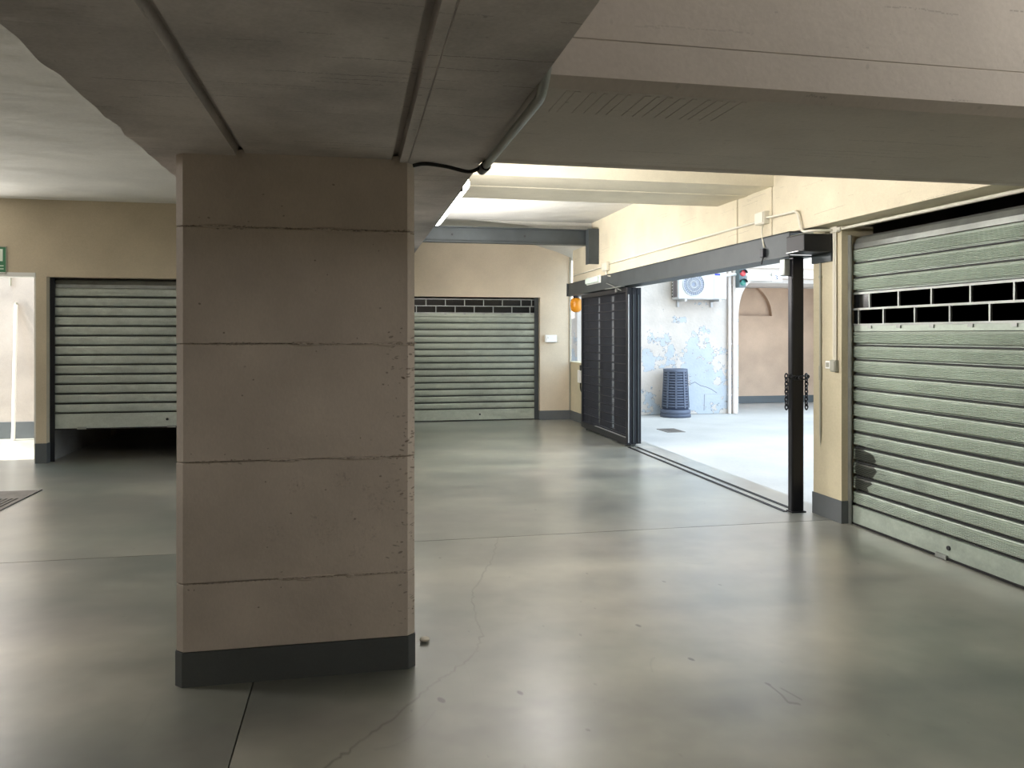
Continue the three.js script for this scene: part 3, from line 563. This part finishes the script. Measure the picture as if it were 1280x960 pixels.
// ---------------------------------------------------------------- left doorway and yard
const groundMat = plasterMat(C(224, 222, 216), 3.0, { roughness: 0.8 });
struct('yard_ground', bx(-16, -3.7, -0.3, -0.01, 10.52, 22), groundMat);
struct('wall_yard', [bx(-9.5, -3.634, 0, 4.0, 12.83, 13.1)], plasterMat(C(192, 182, 172), 1.6), null, 'white plaster wall of the yard behind the open doorway');
struct('baseboard_yard', bx(-9.5, -3.7, -0.01, 0.25, 12.815, 12.83), M.base);
struct('door_1', [bx(-7.0, -3.752, 2.24, 2.29, LEFT_D - 0.012, LEFT_D + 0.23), bx(-3.775, -3.745, 0, 2.24, LEFT_D + 0.02, LEFT_D + 0.23), bx(-7.0, -6.96, 0, 2.24, LEFT_D - 0.012, LEFT_D + 0.23)], M.whitePlastic, null, 'white frame of the open doorway to the yard');
{
  const p = thing('leaning_pole', 'slim white pole leaning against the yard wall', 'pole'); mesh('shaft', rod(V(-4.887, 0.0, 12.6), V(-4.925, 1.99, 12.80), 0.026, 14), M.whitePlastic, p); mesh('tip', rod(V(-4.925, 1.99, 12.80), V(-4.926, 2.02, 12.803), 0.02, 12), M.greyPlastic, p);
  single('yard_pipe', 'thin white pipe on the right side of the yard', 'pipe', [tube([V(-4.17, 0.0, 11.5), V(-4.17, 2.07, 11.5)], 0.018), rod(V(-4.17, 1.05, 11.5), V(-4.17, 1.09, 11.5), 0.028)], M.whitePlastic);
  single('wall_hook', 'short bar fixed high on the yard wall', 'hook', tube([V(-5.0, 2.27, 12.80), V(-5.0, 2.45, 12.80)], 0.014), M.greyPlastic);
}
{
  const cv = document.createElement('canvas'); cv.width = 256; cv.height = 256; const x = cv.getContext('2d');
  x.fillStyle = '#3f7a58'; x.fillRect(0, 0, 256, 256); x.fillStyle = '#e6efe4'; x.fillRect(28, 18, 200, 120); x.fillStyle = '#3f7a58'; x.fillRect(60, 32, 46, 92); x.beginPath(); x.moveTo(196, 78); x.lineTo(140, 40); x.lineTo(140, 116); x.fill(); x.fillStyle = '#c9dac8';
  x.fillRect(20, 178, 216, 10); x.fillRect(20, 208, 216, 10);
  const t = new THREE.CanvasTexture(cv); t.colorSpace = THREE.SRGBColorSpace;
  const s = thing('exit_sign', 'green and white escape route sign above the open doorway', 'sign');
  const q = new THREE.BoxGeometry(0.31, 0.31, 0.006); q.translate(-4.226, 2.433, -LEFT_D + 0.004); mesh('panel', q, std({ map: t, roughness: 0.4 }), s);
  mesh('frame', [bx(-4.39, -4.06, 2.588, 2.598, LEFT_D - 0.012, LEFT_D), bx(-4.39, -4.06, 2.268, 2.278, LEFT_D - 0.012, LEFT_D), bx(-4.071, -4.06, 2.278, 2.588, LEFT_D - 0.012, LEFT_D), bx(-4.39, -4.381, 2.278, 2.588, LEFT_D - 0.012, LEFT_D)], M.greyPlastic, s);
}

// ---------------------------------------------------------------- courtyard
struct('courtyard_ground', bx(4.1, 22, -0.3, -0.006, -12, 22), plasterMat(C(196, 194, 190), 3.4, { roughness: 0.75 }), null, 'pale grey paved ground of the courtyard');
const CW = 14.2;
{
  // weathered plaster: flaked patches with their own outlines and cracks
  const N = 1024, S = 4.0, cv = document.createElement('canvas'); cv.width = cv.height = N; const ctx = cv.getContext('2d'), img = ctx.createImageData(N, N), n = noiser(301), n2 = noiser(303);
  for (let j = 0; j < N; j++) for (let i = 0; i < N; i++) {
    const x = i / N, y = 1 - j / N, X = 4 + x * S, Y = y * S;
    const f = fbm(n, x, y, 13, 6, 0.68) + 0.55 - Math.abs(Y - 0.95) * 0.62 - Math.max(0, X - 6.9) * 0.6 - Math.max(0, 5.7 - X) * 0.9 + (Y < 0.55 ? 0.28 : 0), flaked = f > 0.42, edge = Math.abs(f - 0.42) < 0.012, g = 1 + 0.05 * fbm(n2, x, y, 20, 4);
    const c = edge ? [104, 102, 108] : flaked ? [178, 184, 191] : [198, 189, 181], o = (j * N + i) * 4;
    for (let k = 0; k < 3; k++) img.data[o + k] = c[k] * g; img.data[o + 3] = 255;
  }
  ctx.putImageData(img, 0, 0);
  const P = (x, y) => [(x - 4) / S * N, (1 - y / S) * N], line = (pts, w, st) => { ctx.strokeStyle = st; ctx.lineWidth = w; ctx.beginPath(); pts.forEach((p, i) => { const [a, b] = P(...p); i ? ctx.lineTo(a, b) : ctx.moveTo(a, b); }); ctx.stroke(); };
  line([[6.28, 0.62], [6.4, 0.58], [6.5, 0.62], [6.62, 0.55], [6.74, 0.52], [6.86, 0.47], [6.96, 0.40]], 3, 'rgba(110,108,120,0.9)'); line([[6.25, 0.9], [6.32, 0.68], [6.42, 0.60]], 2, 'rgba(130,128,136,0.8)'); line([[6.69, 0.06], [6.70, 0.38]], 3, 'rgba(110,108,120,0.9)'); line([[6.70, 0.38], [6.98, 0.38]], 1.5, 'rgba(150,148,150,0.9)');
  const t = new THREE.CanvasTexture(cv); t.colorSpace = THREE.SRGBColorSpace; t.wrapS = t.wrapT = THREE.RepeatWrapping; t.repeat.set(1 / S, 1 / S);
  const m = std({ map: t, roughness: 0.92, bumpMap: scaled(bumpFine, 0.8), bumpScale: 0.004 });
  const s = new THREE.Shape(); s.moveTo(4.12, 0); s.lineTo(7.42, 0); s.lineTo(7.42, 1.9); s.bezierCurveTo(7.43, 2.25, 7.52, 2.62, 7.9, 2.665); s.lineTo(10.3, 2.68); s.bezierCurveTo(10.7, 2.62, 10.8, 2.25, 10.8, 1.9); s.lineTo(10.8, 0); s.lineTo(16, 0); s.lineTo(16, 7.5); s.lineTo(4.12, 7.5); s.closePath();
  const g = new THREE.ExtrudeGeometry(s, { depth: 0.4, bevelEnabled: false, curveSegments: 16 }); g.translate(0, 0, -CW - 0.4);
  const b = boxUV(g), uv = b.attributes.uv; for (let i = 0; i < uv.count; i++) uv.setX(i, uv.getX(i) - 4);
  struct('wall_courtyard', b, m, null, 'weathered white courtyard wall with flaking plaster and an archway');
  struct('trim_1', bx(7.42, 16, 2.86, 2.93, CW - 0.05, CW, 0.01), m, null, 'thin moulding above the archway');
}
{
  const pm = plasterMat(C(214, 186, 162), 1.5);
  const s = new THREE.Shape(); s.moveTo(7.2, 0); s.lineTo(12.5, 0); s.lineTo(12.5, 2.8); s.lineTo(7.2, 2.8); s.closePath();
  const h = new THREE.Path(); h.moveTo(7.6, 1.97); h.lineTo(9.29, 1.97); h.bezierCurveTo(9.28, 2.25, 9.15, 2.45, 8.95, 2.6); h.lineTo(7.6, 2.6); h.closePath(); s.holes.push(h);
  struct('wall_passage', [boxUV(new THREE.ExtrudeGeometry(s, { depth: 0.12, bevelEnabled: false }).translate(0, 0, -16.32)), bx(7.2, 12.5, 0, 2.8, 16.32, 16.5)], pm, null, 'beige back wall of the arched passage with a shallow arched niche');
  struct('ceiling_passage', bx(7.2, 12.5, 2.6, 2.9, CW + 0.4, 16.5), plasterMat(C(224, 222, 220)));
  struct('baseboard_passage', bx(7.2, 12.5, 0, 0.16, 16.19, 16.2), M.base);
  struct('wall_passage_side', [bx(7.02, 7.2, 0, 2.9, CW + 0.4, 16.5), bx(12.5, 12.7, 0, 2.9, CW + 0.4, 16.5)], pm);
}
{
  const wm = std({ color: C(196, 196, 198), roughness: 0.45 });
  const a = thing('air_conditioner', 'white outdoor air conditioning unit on brackets on the courtyard wall', 'air conditioner');
  const x0 = 6.0, x1 = 6.99, y0 = 2.22, y1 = 2.78, d0 = 13.84, d1 = 14.16;
  mesh('case', bx(x0, x1, y0, y1, d0, d1, 0.02), wm, a);
  const gr = mesh('fan_grille', [new THREE.TorusGeometry(0.215, 0.008, 6, 40).translate(6.31, 2.50, -d0 + 0.008), new THREE.TorusGeometry(0.14, 0.005, 6, 36).translate(6.31, 2.50, -d0 + 0.01), new THREE.TorusGeometry(0.07, 0.005, 6, 30).translate(6.31, 2.50, -d0 + 0.01)].map((g) => boxUV(g)), wm, a);
  for (let k = 0; k < 28; k++) { const t = k / 28 * 2 * Math.PI, q = new THREE.BoxGeometry(0.17, 0.005, 0.006); q.translate(0.125, 0, 0); q.rotateZ(t + 0.3); q.translate(6.31, 2.50, -d0 + 0.009); mesh('grille_spoke', boxUV(q), wm, gr); }
  mesh('fan_opening', boxUV(new THREE.CircleGeometry(0.212, 40).translate(6.31, 2.50, -d0 + 0.002)), std({ color: C(134, 140, 156), roughness: 0.6 }), a);
  mesh('service_panel', bx(6.72, 6.965, 2.25, 2.70, d0 - 0.006, d0, 0.003), wm, a);
  const blue = std({ color: C(40, 52, 190), roughness: 0.5 }); const st = mesh('blue_sticker', bx(6.74, 6.85, 2.735, 2.765, d0 - 0.002, d0), blue, a); st.userData.label = 'blue sticker'; mesh('blue_sticker', bx(6.74, 6.85, 2.675, 2.71, d0 - 0.009, d0 - 0.006), blue, a);
  mesh('side_coil', bx(x0 - 0.004, x0 + 0.002, y0 + 0.04, y1 - 0.04, d0 + 0.06, d1 - 0.08), std({ color: C(110, 104, 108), roughness: 0.7 }), a);
  for (let k = 0; k < 8; k++) mesh('side_vent', bx(x0 - 0.006, x0 + 0.001, y0 + 0.05 + k * 0.06, y0 + 0.075 + k * 0.06, d1 - 0.06, d1 - 0.02), M.black, a);
  for (const bxx of [6.12, 6.82]) mesh('wall_bracket', [bx(bxx, bxx + 0.04, 2.18, 2.22, d0 - 0.03, CW), bx(bxx, bxx + 0.04, 2.08, 2.18, 14.17, CW)], wm, a);
}
{
  const g = thing('rubbish_bin', 'blue grey ribbed plastic rubbish bin standing against the courtyard wall', 'bin');
  const bm = std({ color: C(84, 92, 110), roughness: 0.5 }), bd = std({ color: C(48, 56, 76), roughness: 0.6 }), cx = 5.95, cd = 13.86, H = 0.9;
  const lathe = (pts) => { const q = new THREE.LatheGeometry(pts.map(([r, y]) => new THREE.Vector2(r, y)), 28); q.translate(cx, 0, -cd); return boxUV(q); };
  const R = (y) => 0.262 - 0.045 * (y / H);
  mesh('body', lathe([[0.001, 0.12], [R(0.12) - 0.012, 0.12], [R(0.86) - 0.012, 0.86], [R(0.86) - 0.03, 0.86], [R(0.3) - 0.03, 0.14], [0.001, 0.14]]), bd, g);
  for (let k = 0; k < 13; k++) { const y = 0.19 + k * 0.05; mesh('rib', lathe([[R(y) - 0.012, y], [R(y), y + 0.004], [R(y), y + 0.024], [R(y) - 0.012, y + 0.028]]), bm, g); }
  for (let k = 0; k < 9; k++) { const t = k / 9 * 2 * Math.PI + 0.35, q = new THREE.BoxGeometry(0.035, 0.68, 0.012); q.rotateX(-0.05); q.translate(0, 0.51, 0.238); q.rotateY(t); q.translate(cx, 0, -cd); mesh('upright', boxUV(q), bm, g); }
  mesh('foot_ring', lathe([[0.2, -0.006], [0.285, -0.006], [0.288, 0.05], [0.27, 0.055], [0.27, 0.07], [0.284, 0.075], [0.28, 0.13], [0.25, 0.14]]), bm, g);
  mesh('rim', lathe([[R(0.86), 0.84], [R(0.86) + 0.008, 0.85], [R(0.86) + 0.006, 0.9], [R(0.86) - 0.03, 0.9], [R(0.86) - 0.03, 0.86]]), bm, g);
}
for (const [x, dd, r, where] of [[7.205, 0.05, 0.034, 'left of the thicker one'], [7.315, 0.06, 0.048, 'at the corner of the archway']]) {
  const p = thing('wall_pipe', `pale painted vertical pipe on the courtyard wall ${where}`, 'pipe'); const pm = std({ color: C(228, 218, 212), roughness: 0.6 });
  mesh('pipe', rod(V(x, 0, CW - dd), V(x, 4.5, CW - dd), r, 16), pm, p);
  for (const y of [0.35, 1.35, 2.5]) mesh('pipe_clip', rod(V(x, y, CW - dd), V(x, y + 0.03, CW - dd), r + 0.007, 16), pm, p);
}
{
  const t = thing('traffic_light', 'small traffic light with red and green lamps on the archway corner', 'traffic light');
  const x0 = 7.29, x1 = 7.44, hd = 13.92;
  mesh('housing', bx(x0, x1, 2.46, 2.83, hd, hd + 0.16, 0.015), std({ color: C(92, 108, 112), roughness: 0.5 }), t);
  for (const [y, c, l] of [[2.735, C(196, 60, 66), 'red lens'], [2.555, C(44, 122, 110), 'green lens']]) {
    const q = new THREE.SphereGeometry(0.062, 20, 10, 0, Math.PI * 2, 0, Math.PI / 2); q.scale(1, 0.35, 1); q.rotateX(Math.PI / 2); q.translate((x0 + x1) / 2, y, -hd - 0.002);
    const le = mesh('lens', boxUV(q), std({ color: c, roughness: 0.25 }), t); le.userData.label = l;
    const v = new THREE.CylinderGeometry(0.07, 0.07, 0.07, 24, 1, true, Math.PI * 0.5, Math.PI); v.rotateX(Math.PI / 2); v.translate((x0 + x1) / 2, y, -hd + 0.035); mesh('visor', boxUV(v), std({ color: C(40, 48, 54), roughness: 0.6, side: THREE.DoubleSide }), t);
  }
  mesh('arm', tube(rounded([V(7.33, 2.72, hd + 0.14), V(7.20, 2.72, 14.05), V(7.03, 2.68, 14.12)], 0.08), 0.028), M.whitePlastic, t);
  const s = thing('direction_plate', 'long white direction plate above the archway', 'sign'); mesh('plate', bx(7.60, 8.12, 2.62, 2.71, CW - 0.03, CW - 0.012, 0.003), M.whitePlastic, s);
  const cv = document.createElement('canvas'); cv.width = cv.height = 128; const c = cv.getContext('2d'); c.fillStyle = '#e8f2f0'; c.fillRect(0, 0, 128, 128); c.fillStyle = '#2a2f58'; c.font = 'bold 92px sans-serif'; c.textAlign = 'center'; c.fillText('3', 48, 104);
  const tx = new THREE.CanvasTexture(cv); tx.colorSpace = THREE.SRGBColorSpace;
  const n = thing('number_plate', 'small white house number plate beside the direction plate', 'sign'); mesh('plate', new THREE.BoxGeometry(0.21, 0.17, 0.012).translate(8.235, 2.69, -CW + 0.04), std({ map: tx, roughness: 0.4 }), n);
}
{
  const g = thing('yard_drain', 'small square drain grate in the courtyard ground', 'grate'); mesh('frame', [bx(4.86, 5.16, -0.006, 0.002, 11.62, 11.645), bx(4.86, 5.16, -0.006, 0.002, 12.06, 12.085), bx(4.86, 4.885, -0.006, 0.002, 11.645, 12.06), bx(5.135, 5.16, -0.006, 0.002, 11.645, 12.06)], M.iron, g);
  mesh('pit', bx(4.885, 5.135, -0.006, -0.003, 11.645, 12.06), M.drainHole, g); for (let k = 0; k < 8; k++) mesh('bar', bx(4.892 + k * 0.031, 4.908 + k * 0.031, -0.004, 0.001, 11.645, 12.06), M.iron, g);
}

settleThings();
renderer.render(scene, camera);
